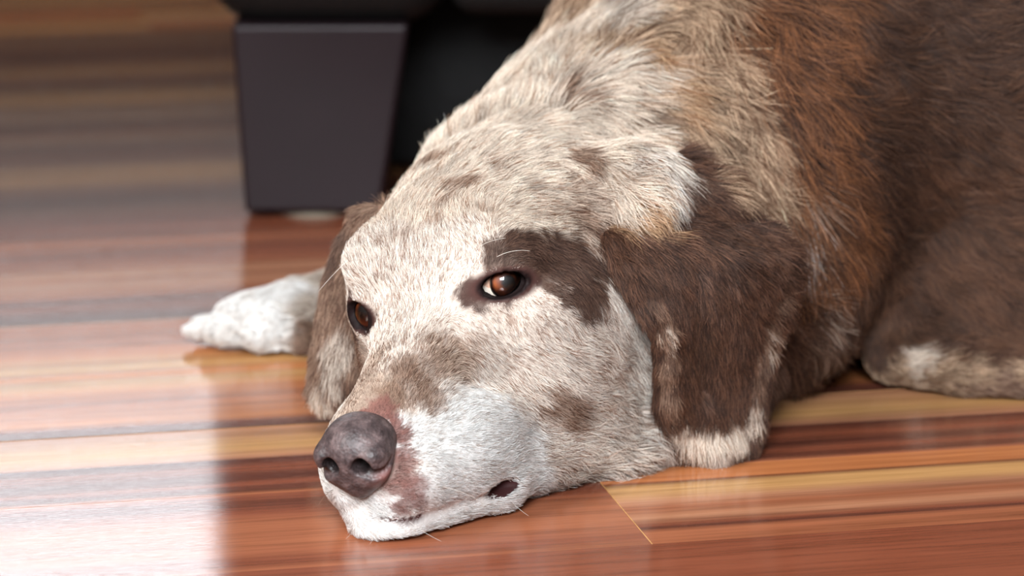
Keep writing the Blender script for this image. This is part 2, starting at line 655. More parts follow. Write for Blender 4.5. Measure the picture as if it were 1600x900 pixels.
    def mesh(self):
        """surface nets -> verts (cm), quads"""
        d = self.d
        s = d < 0
        n = [len(a) for a in self.ax]
        c = s[:-1, :-1, :-1].astype(np.int8)
        for i, j, k in ((1, 0, 0), (0, 1, 0), (0, 0, 1), (1, 1, 0), (1, 0, 1), (0, 1, 1), (1, 1, 1)):
            c = c + s[i:n[0] - 1 + i, j:n[1] - 1 + j, k:n[2] - 1 + k]
        act = (c > 0) & (c < 8)
        ids = np.full(act.shape, -1, np.int64)
        I = np.argwhere(act)
        ids[act] = np.arange(len(I))
        acc = np.zeros((len(I), 3)); cnt = np.zeros(len(I))
        corners = [(i, j, k) for i in (0, 1) for j in (0, 1) for k in (0, 1)]
        A = [a.astype(float) for a in self.ax]
        for a in corners:
            for ax in range(3):
                if a[ax] == 0:
                    b = list(a); b[ax] = 1
                    Ia = I + np.array(a); Ib = I + np.array(b)
                    da = d[Ia[:, 0], Ia[:, 1], Ia[:, 2]]; db = d[Ib[:, 0], Ib[:, 1], Ib[:, 2]]
                    ok = (da < 0) != (db < 0)
                    t = np.where(ok, da / np.where(ok, da - db, 1), 0)
                    P = np.stack([A[q][Ia[:, q]] + t * (A[q][Ib[:, q]] - A[q][Ia[:, q]]) for q in range(3)], 1)
                    acc[ok] += P[ok]; cnt[ok] += 1
        V = acc / np.maximum(cnt, 1)[:, None]
        F = []
        for ax in range(3):
            o = [q for q in range(3) if q != ax]
            lo = [slice(None)] * 3; hi = [slice(None)] * 3
            lo[ax] = slice(0, -1); hi[ax] = slice(1, None)
            sa, sb = s[tuple(lo)], s[tuple(hi)]
            E = np.argwhere(sa != sb)
            E = E[(E[:, o[0]] > 0) & (E[:, o[1]] > 0) & (E[:, o[0]] < n[o[0]] - 1) & (E[:, o[1]] < n[o[1]] - 1)]
            ins = s[E[:, 0], E[:, 1], E[:, 2]]
            q = []
            for da, db in ((1, 1), (0, 1), (0, 0), (1, 0)):
                G = E.copy(); G[:, o[0]] -= da; G[:, o[1]] -= db
                q.append(ids[G[:, 0], G[:, 1], G[:, 2]])
            q = np.stack(q, 1)
            flip = ins if ax != 1 else ~ins
            q[~flip] = q[~flip][:, ::-1]
            F.append(q)
        F = np.concatenate(F)
        F = F[(F >= 0).all(1)]
        return V, F


# eye geometry: eyeball centre and the direction its lids open towards (head frame)
EYE_R = 1.22
EYE_C = {1: np.array([3.30, -1.05, 9.97]), -1: np.array([-3.48, -.60, 8.62])}
EYE_D = {1: np.array([.50, .86, .20]), -1: np.array([-.36, .93, .06])}
for _s in EYE_D:
    EYE_D[_s] = EYE_D[_s] / np.linalg.norm(EYE_D[_s])


def eye_frame(s):
    d = EYE_D[s]
    up = np.array([0, 0, 1.0])
    lat = np.cross(d, up); lat /= np.linalg.norm(lat)
    if lat[0] * s < 0:
        lat = -lat                      # lat points to the outer corner
    up = np.cross(lat, d)
    if up[2] < 0:
        up = -up
    return d, lat, up


def lid_curve(s, n=13):
    """upper and lower lid margins on the eyeball (head frame)"""
    d, lat, up = eye_frame(s)
    out = []
    for arch, sg in ((.68 if s > 0 else .80, 1), (-.74 if s > 0 else -.86, -1)):
        pts = []
        for i in range(n):
            t = -1 + 2 * i / (n - 1)
            a = t * (1.14 if s > 0 else .92)
            h = arch * (1 - abs(t) ** 2.2)
            tilt = .10 * t
            q = d * math.sqrt(max((EYE_R + .02) ** 2 - a * a - (h + tilt) ** 2, .01)) + lat * a + up * (h + tilt)
            pts.append(EYE_C[s] + q)
        out.append(pts)
    return out


def ear_rows(rows):
    """rows of (front point, back point, bulge) -> list of (point, radius)"""
    pts = []
    R = len(rows)
    for i in range(R - 1):
        for k in range(5):
            f = k / 5
            A = rows[i][0] * (1 - f) + rows[i + 1][0] * f
            B = rows[i][1] * (1 - f) + rows[i + 1][1] * f
            g = rows[i][2] * (1 - f) + rows[i + 1][2] * f
            n = max(int(np.linalg.norm(B - A) / .32), 3)
            for j in range(n + 1):
                t = j / n
                P = A * (1 - t) + B * t + np.array([0, -1.0, 0]) * (g * 4 * t * (1 - t))
                pts.append(P)
    return pts


def build_body():
    xs = axis_grid(-21.5, -12.5, 13.5, 84, .16, .75)
    ys = axis_grid(153.5, 154, 184, 222, .16, .62)
    zs = axis_grid(-1.2, 0, 17, 36, .16, .6)
    xs[0] -= .3
    F = Field(xs, ys, zs)
    # ---- trunk
    F.ell((44, 201, 15.0), (33, 13.0, 14.2), None, 4)            # rib cage and loin
    F.ell((30, 200, 16.6), (22, 13.6, 14.0), None, 4)
    F.ell((42, 196.6, 6.0), (29, 11.2, 6.4), None, 3)              # belly
    F.ell((14.8, 192.6, 14.0), (7.6, 8.6, 13.6), None, 3.0)      # near shoulder
    F.ell((14.6, 188.2, 6.6), (5.3, 6.9, 6.4), None, 2.6)        # upper arm and elbow fold
    F.ell((12, 201, 13), (9, 11, 12.2), None, 4)                 # far shoulder and chest
    F.ell((68, 199, 13), (14, 13, 13), None, 4)                  # hips
    F.cone((66, 188, 5), (58, 186.5, 3.0), 6, 3.0, 3)            # near thigh
    F.cone((80, 200, 9), (83, 194, 2.4), 2.4, 1.8, 2)            # tail root
    # soft flank that spreads on the floor behind the elbow
    F.ell((44, 195.6, 4.6), (26, 12.0, 7.0), None, 3.0)
    F.chain([(21.5, 187.6, 1.6), (25, 185.9, 1.4), (30, 185.2, 1.4), (46, 185.0, 1.4)], [1.2, 1.3, 1.4, 1.4], 2.6)
    # ---- neck
    F.chain([(.2, 177.0, 8.2), (2.7, 183.5, 9.2), (8.8, 190.5, 11.2), (14, 196, 15.0)], [7.3, 8.8, 10.3, 11.8], 4)
    F.ell((5.0, 178.0, 4.6), (6.8, 6.5, 4.6), None, 3)           # loose skin under the neck
    F.ell((4.3, 171.2, 1.1), (2.9, 2.2, 1.3), None, 1.4)
    F.ell((7.0, 173.2, 1.3), (2.6, 2.2, 1.5), None, 1.4)
    F.ell((9.5, 179.0, 3.0), (4.2, 4.2, 3.4), None, 2.4)
    # ---- far foreleg and paw
    F.chain([(9, 205, 7), (2, 201.5, 3.2), (-9.5, 198.4, 2.5), (-12.2, 197.4, 2.3)], [5, 2.8, 2.0, 1.75], 1.6)
    F.ell((-14.2, 196.5, 1.75), (3.6, 2.3, 1.75), None, 1.2)
    for (x, y, z, r, l) in ((-17.9, 197.4, 1.05, .82, 1.7), (-16.9, 195.9, 1.25, 1.02, 1.6), (-14.7, 194.9, 1.25, 1.04, 1.5), (-12.4, 194.8, 1.2, 1.02, 1.35)):
        F.ell((x, y, z), (l, r, r * .98), np.array([[.85, .52, 0], [.52, -.85, 0], [0, 0, 1.0]]), .3)
    F.chain([(-16.0, 193.9, .1), (-15.5, 195.7, 2.4)], [.62, .34], .3, True)
    F.chain([(-18.0, 195.4, .1), (-17.1, 197.2, 2.0)], [.52, .3], .3, True)
    F.chain([(-13.5, 193.6, .1), (-13.3, 195.3, 2.2)], [.48, .26], .3, True)
    # ---- skull
    F.hell((0, -5.4, 8.6), (6.25, 7.4, 5.6), 2)
    F.hell((0, -9.6, 9.8), (6.0, 4.6, 4.9), 2)
    F.hell((2.7, -1.5, 10.9), (2.5, 2.4, 1.8), 1.3, True)        # brows
    F.hell((4.6, -5.0, 5.4), (2.8, 5.0, 4.4), 2)                 # cheeks
    F.hell((-4.2, -5.6, 5.4), (2.5, 4.6, 4.2), 2)
    F.hell((4.8, -2.8, 8.2), (1.5, 2.8, 1.5), 1.2)
    F.hell((-4.4, -3.6, 8.2), (1.4, 2.6, 1.5), 1.2)         # cheek bones
    F.chain([(-4.4, 181.6, 13.8), (-2.7, 181.3, 15.7), (-.7, 181.1, 16.5), (1.2, 180.6, 16.9), (2.6, 179.9, 16.9)], [.3, .42, .45, .4, .2], .8, True)   # fold behind the skull
    # ---- muzzle
    F.hcone((0, .5, 6.3), (0, 7.5, 5.0), 3.3, 2.2, 1.6)
    F.hcone((0, 1.6, 8.1), (0, 9.0, 6.15), 1.5, 1.0, 1.0)        # bridge
    F.hell((1.75, 5.4, 3.4), (2.35, 5.0, 2.6), 1.2, True, rz=.14)    # flews
    F.hell((3.0, 3.0, 2.9), (1.75, 3.6, 2.4), 1.2, True)
    F.hell((.12, 8.2, 3.2), (1.85, 1.75, 1.85), .9)              # muzzle front
    F.hell((-.15, 8.75, 1.2), (1.85, 1.4, 1.15), .9)
    F.hcone((.8, 8.0, 1.05), (3.3, 3.2, .75), 1.25, 1.2, .6, True) # lower jaw
    F.hcone((3.2, 2.6, .8), (4.4, -5.0, .6), 1.3, 2.4, 1.4, True)
    F.hell((0, -4.5, 2.6), (5.4, 6.2, 4.3), 2.5)
    # lip line
    F.hchain([(0, 10.7, 1.5), (1.2, 10.2, 1.45), (2.4, 8.6, 1.25), (3.5, 6.4, .9), (4.3, 4.7, .95)],
             [.2, .2, .2, .2, .30], .3, False, True)
    F.hchain([(0, 10.7, 1.5), (-1.2, 10.2, 1.35), (-2.4, 8.6, 1.15), (-3.5, 6.4, .9), (-4.3, 4.7, .95)], [.12, .08, .08, .12, .2], .25, False, True)
    F.hell((4.45, 4.35, 1.05), (.7, .98, .42), .15, True, True, rz=.45)
    # eye sockets and lids
    for s in (1, -1):
        d, lat, up = eye_frame(s)
        c = hw(EYE_C[s])
        Rm = np.stack([HR @ lat, HR @ d, HR @ up], 1)
        F.ell(hw(EYE_C[s] + d * .1), (EYE_R + .32, EYE_R + .30, EYE_R + .26), Rm, .8)
        F.ell(hw(EYE_C[s] + d * 1.1), (1.18 if s > 0 else .95, 1.5, .72 if s > 0 else .82), Rm, .10, True)
        F.ell(c, (EYE_R + .03,) * 3, None, .03, True)
        for pts in lid_curve(s):
            F.chain([hw(p) for p in pts], [.15] * len(pts), .16)
    # ---- ears
    
    def P(u, v, y):
        return at_y(u, v, y)
    ears = []
    near = [(P(1046, 262, 176.0), P(1068, 258, 177.5), .1), (P(1036, 300, 174.4), P(1112, 300, 176.6), .4), (P(985, 340, 172.2), P(1158, 340, 176.0), .9),
            (P(952, 374, 170.6), P(1194, 372, 175.2), 1.1), (P(968, 405, 169.7), P(1226, 405, 174.6), 1.1),
            (P(990, 440, 169.1), P(1228, 435, 174.4), .9), (P(1014, 480, 168.9), P(1212, 480, 174.3), .7),
            (P(1036, 520, 169.3), P(1200, 520, 174.2), .5), (P(1041, 570, 169.9), P(1188, 570, 174.2), .4),
            (P(1043, 620, 170.6), P(1178, 620, 174.2), .5), (P(1050, 660, 171.6), P(1174, 660, 174.0), .8),
            (P(1066, 690, 172.4), P(1160, 692, 173.8), .8), (P(1092, 703, 172.9), P(1130, 703, 173.4), .4)]
    F.ell(P(985, 300, 174.2), (2.3, 2.5, 2.4), None, 2.6)
    F.ell(P(1002, 322, 172.2), (1.35, 1.6, 1.7), None, 1.3)         # tuft the ear hangs from
    F.ell(P(1060, 330, 176.5), (3.6, 3.2, 2.4), None, 2.0)
    ears.append(np.array(ear_rows(near) + [r[0] + np.array([.1, -.4, 0]) for r in near[3:]] + [r[1] + np.array([0, -.3, 0]) for r in near[3:]]))
    for p in ears[0]:
        F.ell(p, (.42, .42, .42), None, .25)
    # rolled front rim and raised back rim
    F.chain([r[0] + np.array([.1, -.1, 0]) for r in near[4:-1]], [.42, .5, .55, .55, .55, .58, .6, .6], .6)
    F.chain([r[1] for r in near[3:-1]], [.5, .5, .5, .48, .45, .45, .5, .55, .55], .6)
    F.chain([P(1083, 400, 170.2), P(1090, 470, 169.5), P(1097, 560, 170.3), P(1100, 610, 171.2)], [.30, .45, .42, .25], .7, True)
    F.chain([near[-2][0] + np.array([0, -.4, .1]), (near[-2][0] + near[-2][1]) / 2 + np.array([0, -1.0, -.1]), near[-2][1] + np.array([0, -.3, .1])], [.75, .95, .75], .6)
    far = [(P(566, 335, 176.0), P(600, 330, 175.0), .2), (P(540, 380, 176.3), P(600, 380, 174.6), .4), (P(522, 430, 176.6), P(590, 430, 173.6), .5),
           (P(512, 480, 176.6), P(590, 480, 173.2), .6), (P(506, 530, 176.4), P(585, 530, 173.0), .5),
           (P(500, 575, 176.2), P(575, 575, 173.0), .4), (P(499, 605, 175.8), P(560, 605, 173.6), .3), (P(510, 622, 175.2), P(545, 622, 174.2), .2)]
    ears.append(np.array(ear_rows(far)))
    for p in ears[1]:
        F.ell(p, (.42, .42, .42), None, .25)
    F.chain([far[-2][0], far[-1][0], far[-1][1]], [.5, .55, .5], .3)
    F.floor_clip(.22)
    return (*F.mesh(), ears)


BV, BF, EARS = build_body()


# ---------------------------------------------------------------- dog: nose leather
def build_nose():
    c = hw((0, 10.6, 5.3))
    h = .075
    F = Field(*[np.arange(c[i] - 3.2, c[i] + 3.2, h).astype(np.float32) for i in range(3)])
    F.hell((0, 9.9, 5.75), (1.80, 1.75, 1.45), .4)
    F.hell((0, 10.7, 5.55), (1.35, 1.15, 1.30), .5)
    F.hell((1.06, 10.65, 5.2), (.86, 1.08, 1.12), .4, True)     # nostril wings
    F.hell((0, 10.65, 4.5), (1.4, .85, 1.1), .5)                # upper lip part
    F.hell((0, 10.4, 3.75), (.55, .7, .6), .4)
    F.hell((1.28, 10.95, 5.6), (.60, .85, .56), .22, True)
    # nostrils: round opening with a slit sweeping outwards
    F.hell((.84, 11.7, 5.2), (.46, 1.1, .44), .2, True, True, rz=-.25)
    F.hchain([(.9, 11.75, 5.0), (1.3, 11.5, 4.72), (1.75, 11.0, 4.78), (2.02, 10.4, 5.15)], [.36, .30, .24, .16], .16, True, True)
    # groove down the middle
    F.hchain([(0, 12.1, 5.5), (0, 11.95, 4.9), (0, 11.72, 4.2), (0, 11.25, 3.3)], [.05, .12, .13, .13], .22, False, True)
    return F.mesh()


def nose_material():
    m, nt, bs = new_mat('nose_leather')
    tc = N(nt, 'ShaderNodeTexCoord')
    n1 = N(nt, 'ShaderNodeTexNoise', Scale=170.0, Detail=5.0, Roughness=.7)
    nt.links.new(tc.outputs['Object'], n1.inputs['Vector'])
    r = N(nt, 'ShaderNodeValToRGB')
    e = r.color_ramp.elements
    e[0].position = .34; e[0].color = srgb(46, 36, 37)
    e[1].position = .66; e[1].color = srgb(108, 91, 90)
    k = e.new(.5); k.color = srgb(75, 62, 62)
    nt.links.new(n1.outputs['Fac'], r.inputs[0])
    at = N(nt, 'ShaderNodeAttribute', attribute_name='pink')
    mx = N(nt, 'ShaderNodeMix', data_type='RGBA')
    mx.inputs['B'].default_value = srgb(128, 88, 84)
    nt.links.new(at.outputs['Fac'], mx.inputs['Factor'])
    nt.links.new(r.outputs['Color'], mx.inputs['A'])
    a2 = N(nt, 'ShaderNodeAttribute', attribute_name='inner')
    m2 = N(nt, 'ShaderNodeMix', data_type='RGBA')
    m2.inputs['B'].default_value = srgb(30, 21, 21)  # dark nostril skin, deepened by shade painted into the opening
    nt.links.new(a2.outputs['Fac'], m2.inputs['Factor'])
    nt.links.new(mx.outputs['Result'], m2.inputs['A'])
    nt.links.new(m2.outputs['Result'], bs.inputs['Base Color'])
    bs.inputs['Roughness'].default_value = .52
    bs.inputs['Subsurface Weight'].default_value = .08
    bs.inputs['Subsurface Radius'].default_value = (.004, .002, .0015)
    bs.inputs['Coat Weight'].default_value = .05
    bs.inputs['Coat Roughness'].default_value = .3
    v = N(nt, 'ShaderNodeTexVoronoi', Scale=620.0)
    nt.links.new(tc.outputs['Object'], v.inputs['Vector'])
    bp = N(nt, 'ShaderNodeBump', Strength=.55, Distance=.0005)
    nt.links.new(v.outputs['Distance'], bp.inputs['Height'])
    nt.links.new(bp.outputs['Normal'], bs.inputs['Normal'])
    return m


NV, NF = build_nose()


# ---------------------------------------------------------------- dog: eyes
def sphere_patch(c, rad, axis, amax, rings, seg, bulge=None):
    """cap of a sphere around axis; amax = half angle"""
    axis = np.asarray(axis, float); axis /= np.linalg.norm(axis)
    t = np.array([0, 0, 1.0]); a = np.cross(t, axis); a /= np.linalg.norm(a); b = np.cross(axis, a)
    V, Fc = [c + axis * (rad if bulge is None else bulge(0))], []
    for i in range(1, rings + 1):
        th = amax * i / rings
        rr = rad if bulge is None else bulge(th)
        for j in range(seg):
            ph = 2 * math.pi * j / seg
            V.append(c + rr * (axis * math.cos(th) + (a * math.cos(ph) + b * math.sin(ph)) * math.sin(th)))
    for j in range(seg):
        Fc.append((0, 1 + j, 1 + (j + 1) % seg))
    for i in range(rings - 1):
        p, q = 1 + i * seg, 1 + (i + 1) * seg
        for j in range(seg):
            Fc.append((p + j, q + j, q + (j + 1) % seg, p + (j + 1) % seg))
    return np.array(V), Fc


def eye_materials():
    ms, nt, bs = new_mat('eye_white')
    tc = N(nt, 'ShaderNodeTexCoord')
    nz = N(nt, 'ShaderNodeTexNoise', Scale=160.0, Detail=5.0, Distortion=2.0)
    nt.links.new(tc.outputs['Object'], nz.inputs['Vector'])
    r = N(nt, 'ShaderNodeValToRGB')
    r.color_ramp.elements[0].position = .35; r.color_ramp.elements[0].color = srgb(226, 176, 148)
    r.color_ramp.elements[1].position = .55; r.color_ramp.elements[1].color = srgb(238, 224, 208)
    nt.links.new(nz.outputs['Fac'], r.inputs[0])
    nt.links.new(r.outputs['Color'], bs.inputs['Base Color'])
    bs.inputs['Roughness'].default_value = .12
    bs.inputs['Coat Weight'].default_value = .6
    bs.inputs['Coat Roughness'].default_value = .03
    # iris: amber ring, dark rim, dark pupil
    mi, nt, bs = new_mat('amber_iris')
    at = N(nt, 'ShaderNodeAttribute', attribute_name='ring')
    sx = N(nt, 'ShaderNodeSeparateXYZ')
    nt.links.new(at.outputs['Vector'], sx.inputs[0])
    cb = N(nt, 'ShaderNodeCombineXYZ')
    m5 = N(nt, 'ShaderNodeMath', operation='MULTIPLY'); m5.inputs[1].default_value = 1.2
    nt.links.new(sx.outputs['X'], m5.inputs[0])
    nt.links.new(m5.outputs[0], cb.inputs['X']); nt.links.new(sx.outputs['Y'], cb.inputs['Y']); nt.links.new(sx.outputs['Z'], cb.inputs['Z'])
    nz = N(nt, 'ShaderNodeTexNoise', Scale=5.0, Detail=5.0)
    nt.links.new(cb.outputs[0], nz.inputs['Vector'])
    r = N(nt, 'ShaderNodeValToRGB')
    e = r.color_ramp.elements
    e[0].position = .0; e[0].color = (.004, .003, .003, 1)
    e[1].position = 1.0; e[1].color = (.010, .005, .004, 1)
    for p, c in ((.34, (.004, .003, .003, 1)), (.41, srgb(74, 32, 14)), (.62, srgb(138, 66, 24)), (.80, srgb(172, 88, 32)), (.90, srgb(108, 48, 18)), (.96, srgb(26, 12, 8))):
        k = e.new(p); k.color = c
    ad = N(nt, 'ShaderNodeMath', operation='MULTIPLY_ADD'); ad.inputs[1].default_value = .16; ad.inputs[2].default_value = -.08
    nt.links.new(nz.outputs['Fac'], ad.inputs[0])
    a2 = N(nt, 'ShaderNodeMath', operation='ADD')
    nt.links.new(ad.outputs[0], a2.inputs[0]); nt.links.new(sx.outputs['X'], a2.inputs[1])
    nt.links.new(a2.outputs[0], r.inputs[0])
    nt.links.new(r.outputs['Color'], bs.inputs['Base Color'])
    bs.inputs['Roughness'].default_value = .5
    # cornea: clear wet shell
    mc = bpy.data.materials.new('wet_cornea'); mc.use_nodes = True
    nt = mc.node_tree; nt.nodes.clear()
    out = nt.nodes.new('ShaderNodeOutputMaterial')
    tr = nt.nodes.new('ShaderNodeBsdfTransparent')
    gl = nt.nodes.new('ShaderNodeBsdfGlossy'); gl.inputs['Roughness'].default_value = .015
    fr = nt.nodes.new('ShaderNodeFresnel'); fr.inputs[0].default_value = 1.7
    mx = nt.nodes.new('ShaderNodeMixShader')
    nt.links.new(fr.outputs[0], mx.inputs[0]); nt.links.new(tr.outputs[0], mx.inputs[1]); nt.links.new(gl.outputs[0], mx.inputs[2])
    nt.links.new(mx.outputs[0], out.inputs[0])
    return ms, mi, mc


GAZE_PX = {1: (795, 441), -1: (566, 487)}


def make_eyes(parent):
    ms, mi, mc = eye_materials()
    for s in (1, -1):
        c = hw(EYE_C[s])
        # direction of gaze: from the centre of the ball to where the pupil is seen
        d = ray(*GAZE_PX[s])
        oc = EYE - c
        bq = oc @ d
        disc = max(bq * bq - (oc @ oc - EYE_R ** 2), 0.0)
        hit = EYE + d * (-bq - math.sqrt(disc))
        g = (hit - c) / np.linalg.norm(hit - c)
        V, Fc = sphere_patch(c, EYE_R, g, math.pi * .97, 40, 48)
        eye = link_mesh('eye', V, Fc, ms, parent, True, tuple(c))
        am = .76
        V, Fc = sphere_patch(c, EYE_R + .012, g, am, 14, 64)
        iris = link_mesh('iris', V, Fc, mi, eye, True, tuple(c))
        ring = iris.data.attributes.new('ring', 'FLOAT_VECTOR', 'POINT')
        val = [(0, 0, 0)]
        for i in range(1, 15):
            for j in range(64):
                val.append((i / 14, math.cos(2 * math.pi * j / 64), math.sin(2 * math.pi * j / 64)))
        ring.data.foreach_set('vector', np.array(val, np.float32).ravel())
        V, Fc = sphere_patch(c, EYE_R, g, .80, 16, 48, lambda th: EYE_R + .02 + .13 * max(0.0, 1 - (th / .80) ** 2))
        link_mesh('cornea', V, Fc, mc, eye, True, tuple(c))


# ---------------------------------------------------------------- dog: coat
# coat colours: light hair, dark hair, share of dark hairs
COAT = {
    'W': ((242, 240, 237), (178, 160, 148), .15),
    'C': ((238, 225, 213), (148, 114, 94), .27),
    'K': ((234, 217, 200), (160, 122, 96), .17),
    'R': ((206, 184, 166), (116, 86, 70), .46),
    'B': ((104, 78, 65), (72, 52, 44), .55),
    'D': ((108, 75, 58), (62, 42, 34), .5),
    'M': ((158, 128, 108), (104, 76, 62), .5),
    'U': ((136, 87, 54), (72, 46, 32), .55),
    'Y': ((92, 63, 46), (60, 41, 33), .55),
    'Z': ((104, 71, 52), (70, 47, 36), .5),
    'T': ((200, 162, 126), (140, 100, 72), .38),
    'G': ((218, 204, 190), (112, 88, 72), .38),
    'P': ((150, 100, 90), (110, 74, 68), .45),
    'H': ((206, 175, 146), (106, 75, 55), .48),
    'E': ((92, 66, 58), (62, 44, 40), .5),
}
COAT_AT = {
    'W': '640,700 700,690 760,700 700,740 650,765 760,740 710,785 820,700 780,650 730,660 560,820 600,832 680,818 840,745 800,690 760,625 538,812 740,800 620,815 700,815 780,790 820,765 650,820 590,815 330,500 380,490 430,490 350,540 440,540 300,520 470,455 420,470',
    'C': '800,570 770,600 600,480 620,430 560,400 580,380 640,400 700,420 680,385 735,360 620,520 610,560 690,470 700,520 760,545 820,530 860,550 880,520 910,560 950,560 960,620 910,620 850,600 960,520 1000,640 940,680 890,690 930,705 1000,665 970,690 960,715 920,720 1000,690 870,720 1012,265 1030,290 990,250 640,460 560,430 840,470 870,490 980,570 1000,600 800,400 900,420 930,450 740,450 900,480 660,580 640,600 630,730 870,640',
    'R': '590,565 600,600 572,600 545,645 700,550 905,330 940,350',
    'K': '640,300 600,340 660,340 740,310 760,290 820,280 840,305 780,335 840,345 700,235 740,230 800,220 850,215 930,210 965,240 945,290 980,285 720,330 740,190 800,150 830,120 820,180 860,80 920,120 940,60 980,120 760,160 1000,110 600,310 700,290 670,260 890,250 880,160 1425,566',
    'T': '1010,85 1040,140 520,600',
    'H': '1050,60 1080,120 1110,160 1140,200 1160,250 1190,290 1100,80 1060,20 1100,200 1150,300 1120,30 1130,120 1165,200 1180,240 1010,60 985,90 1200,330 1370,584 1400,578 1450,586 1520,584 1590,580 1350,588 1480,586 860,40 900,30 920,90',
    'D': '1215,620 1240,620 1222,520 1300,570 1215,570 1200,650',
    'G': '950,70 960,40 1235,425 940,745 900,745 980,735 490,480 505,430',
    'U': '1150,40 1200,60 1185,120 1230,150 1250,100 1300,40 1222,220 1280,220 1300,300 1242,270 1290,150 1180,20 1290,400 1225,320 1275,380 1265,430',
    'Y': '1350,60 1400,200 1450,100 1500,200 1370,300 1400,350 1350,450 1550,100 1450,30 1400,60 1350,520 1380,550 1330,480 1270,560 1300,610 1250,590 1320,120 1340,220 1265,500 1290,530',
    'Z': '1450,300 1500,350 1550,300 1580,200 1450,420 1500,450 1580,420 1420,480 1550,500 1480,535 1540,552 1440,535 1590,548 1500,556 1395,540',
    'M': '1420,608 1500,611 1590,609 1380,602 1460,610 1545,610 490,520 520,420 512,470 525,510 515,560 540,560 540,530',
}
# patches of the merle pattern, some with painted shade: u, v, radius in photo pixels, strength
PATCH = {
    'R': '900,315,34,.6 860,330,24,.4',
    'B': '775,406,14,.9 800,404,16,.9 825,408,16,.95 842,424,12,.9 760,414,9,.7 770,386,14,.9 800,380,20,1 830,385,26,1 862,385,28,1 895,395,28,1 925,410,22,1 850,410,22,1 880,422,26,1 905,442,28,1 925,452,20,1 918,478,20,1 936,484,12,.9 895,462,14,.9 852,440,13,.9 868,452,13,.9 882,466,13,.9 900,478,11,.8 930,372,18,.8 530,385,24,.8 520,430,18,.5',
    'E': '735,458,20,.95 720,466,13,.7 752,480,13,.8 792,476,9,.8 840,440,11,.9 548,472,12,.9 556,524,13,.9 386,543,10,.85 330,537,8,.7 585,500,8,.6',  # paw entries: pad skin, with shade painted into the toe gaps
    'M': '660,580,30,.62 640,608,30,.68 690,568,22,.5 630,578,22,.7 612,622,20,.8 672,626,22,.7 720,540,18,.35 872,632,25,.82 894,652,22,.82 846,642,15,.6 858,615,12,.5 796,500,12,.7 735,522,12,.4 690,535,12,.5 700,298,24,.7 724,290,16,.6 690,326,16,.65 680,352,12,.5 666,262,20,.85 646,272,12,.85 690,250,12,.7 762,266,14,.5 895,243,20,.85 912,260,18,.85 880,238,14,.8 876,274,12,.5 630,378,14,.5 600,383,12,.4 875,155,20,.85 900,166,14,.85 905,341,14,.7 820,300,12,.3 760,330,14,.3 960,215,12,.4 1000,655,14,.4 820,655,10,.3 1265,500,22,.6 1290,530,18,.6',
    'P': '616,690,10,.7 618,715,11,.75 614,742,12,.7 606,766,11,.6 622,760,14,.6 595,644,22,.9 566,650,12,.9 622,675,14,.9 626,690,11,.7 630,708,12,.7 634,726,14,.7 638,745,17,.7 644,765,20,.7 642,785,18,.7 622,797,13,.7 660,792,12,.6 614,656,14,.8',
    'Z': '384,526,6,.5 330,522,5,.4 436,545,7,.6',  # toe gaps painted dark, as shade between the toes
    'D': '960,388,15,.95 985,405,17,.95 1010,425,18,.95 1030,446,16,.95 1000,182,17,.7 1040,212,21,.85 1066,250,22,.9 1092,285,24,.9 965,152,13,.6 1050,275,15,.8 1072,300,18,.9 1055,310,16,.85 1105,312,18,.9 1140,328,15,.85 1090,325,18,.9 1120,335,16,.9',  # neck fold entries: brown coat with the fold's shadow painted in
    'W': '1250,345,12,.7 1258,372,9,.6',
    'G': '1270,455,16,.5 1250,300,14,.4 1282,490,12,.4',
    'T': '1010,332,24,.8 985,322,18,.7 1026,352,15,.8',
}
# the near ear is chocolate, with paler rims and tip
TUFT = {
    'K': '1000,275,26,.9 1012,300,18,.9 985,300,20,.9 970,325,14,.8',
    'T': '1010,328,20,.85 1022,348,16,.85 988,338,16,.8 968,352,11,.7 1030,362,9,.7',
}
EAR_PATCH = {
    'Y': '1080,540,40,.6 1130,370,40,.5 1110,470,26,.4',
    'M': '1026,478,10,.6 1036,492,11,.7 1041,506,12,.75 1043,520,12,.8 1044,535,12,.8 1044,550,12,.8 1044,565,12,.75 1044,580,12,.7 1044,595,12,.7 1044,610,12,.7 1046,625,12,.7 1048,640,12,.7 1204,505,12,.6 1200,520,12,.6 1197,535,12,.6 1193,550,12,.6 1190,565,12,.6 1188,580,12,.6 1186,600,12,.6 1215,470,14,.6 1100,716,12,.8 1140,708,12,.8',
    'K': '1062,674,15,.85 1090,688,19,.9 1122,690,19,.9 1150,680,17,.9 1173,656,13,.8 1180,632,9,.6 1042,512,7,.7 1044,528,7,.75 1045,545,7,.7 1045,560,6,.5 1198,545,7,.6 1205,520,6,.5',
}
FAR_PATCH = {
    'B': '535,375,26,.8 522,410,20,.7', 'G': '530,540,34,.8 520,580,24,.7', 'K': '498,622,14,.8 515,634,14,.8 495,600,10,.5', 'D': '545,600,18,.8',
}
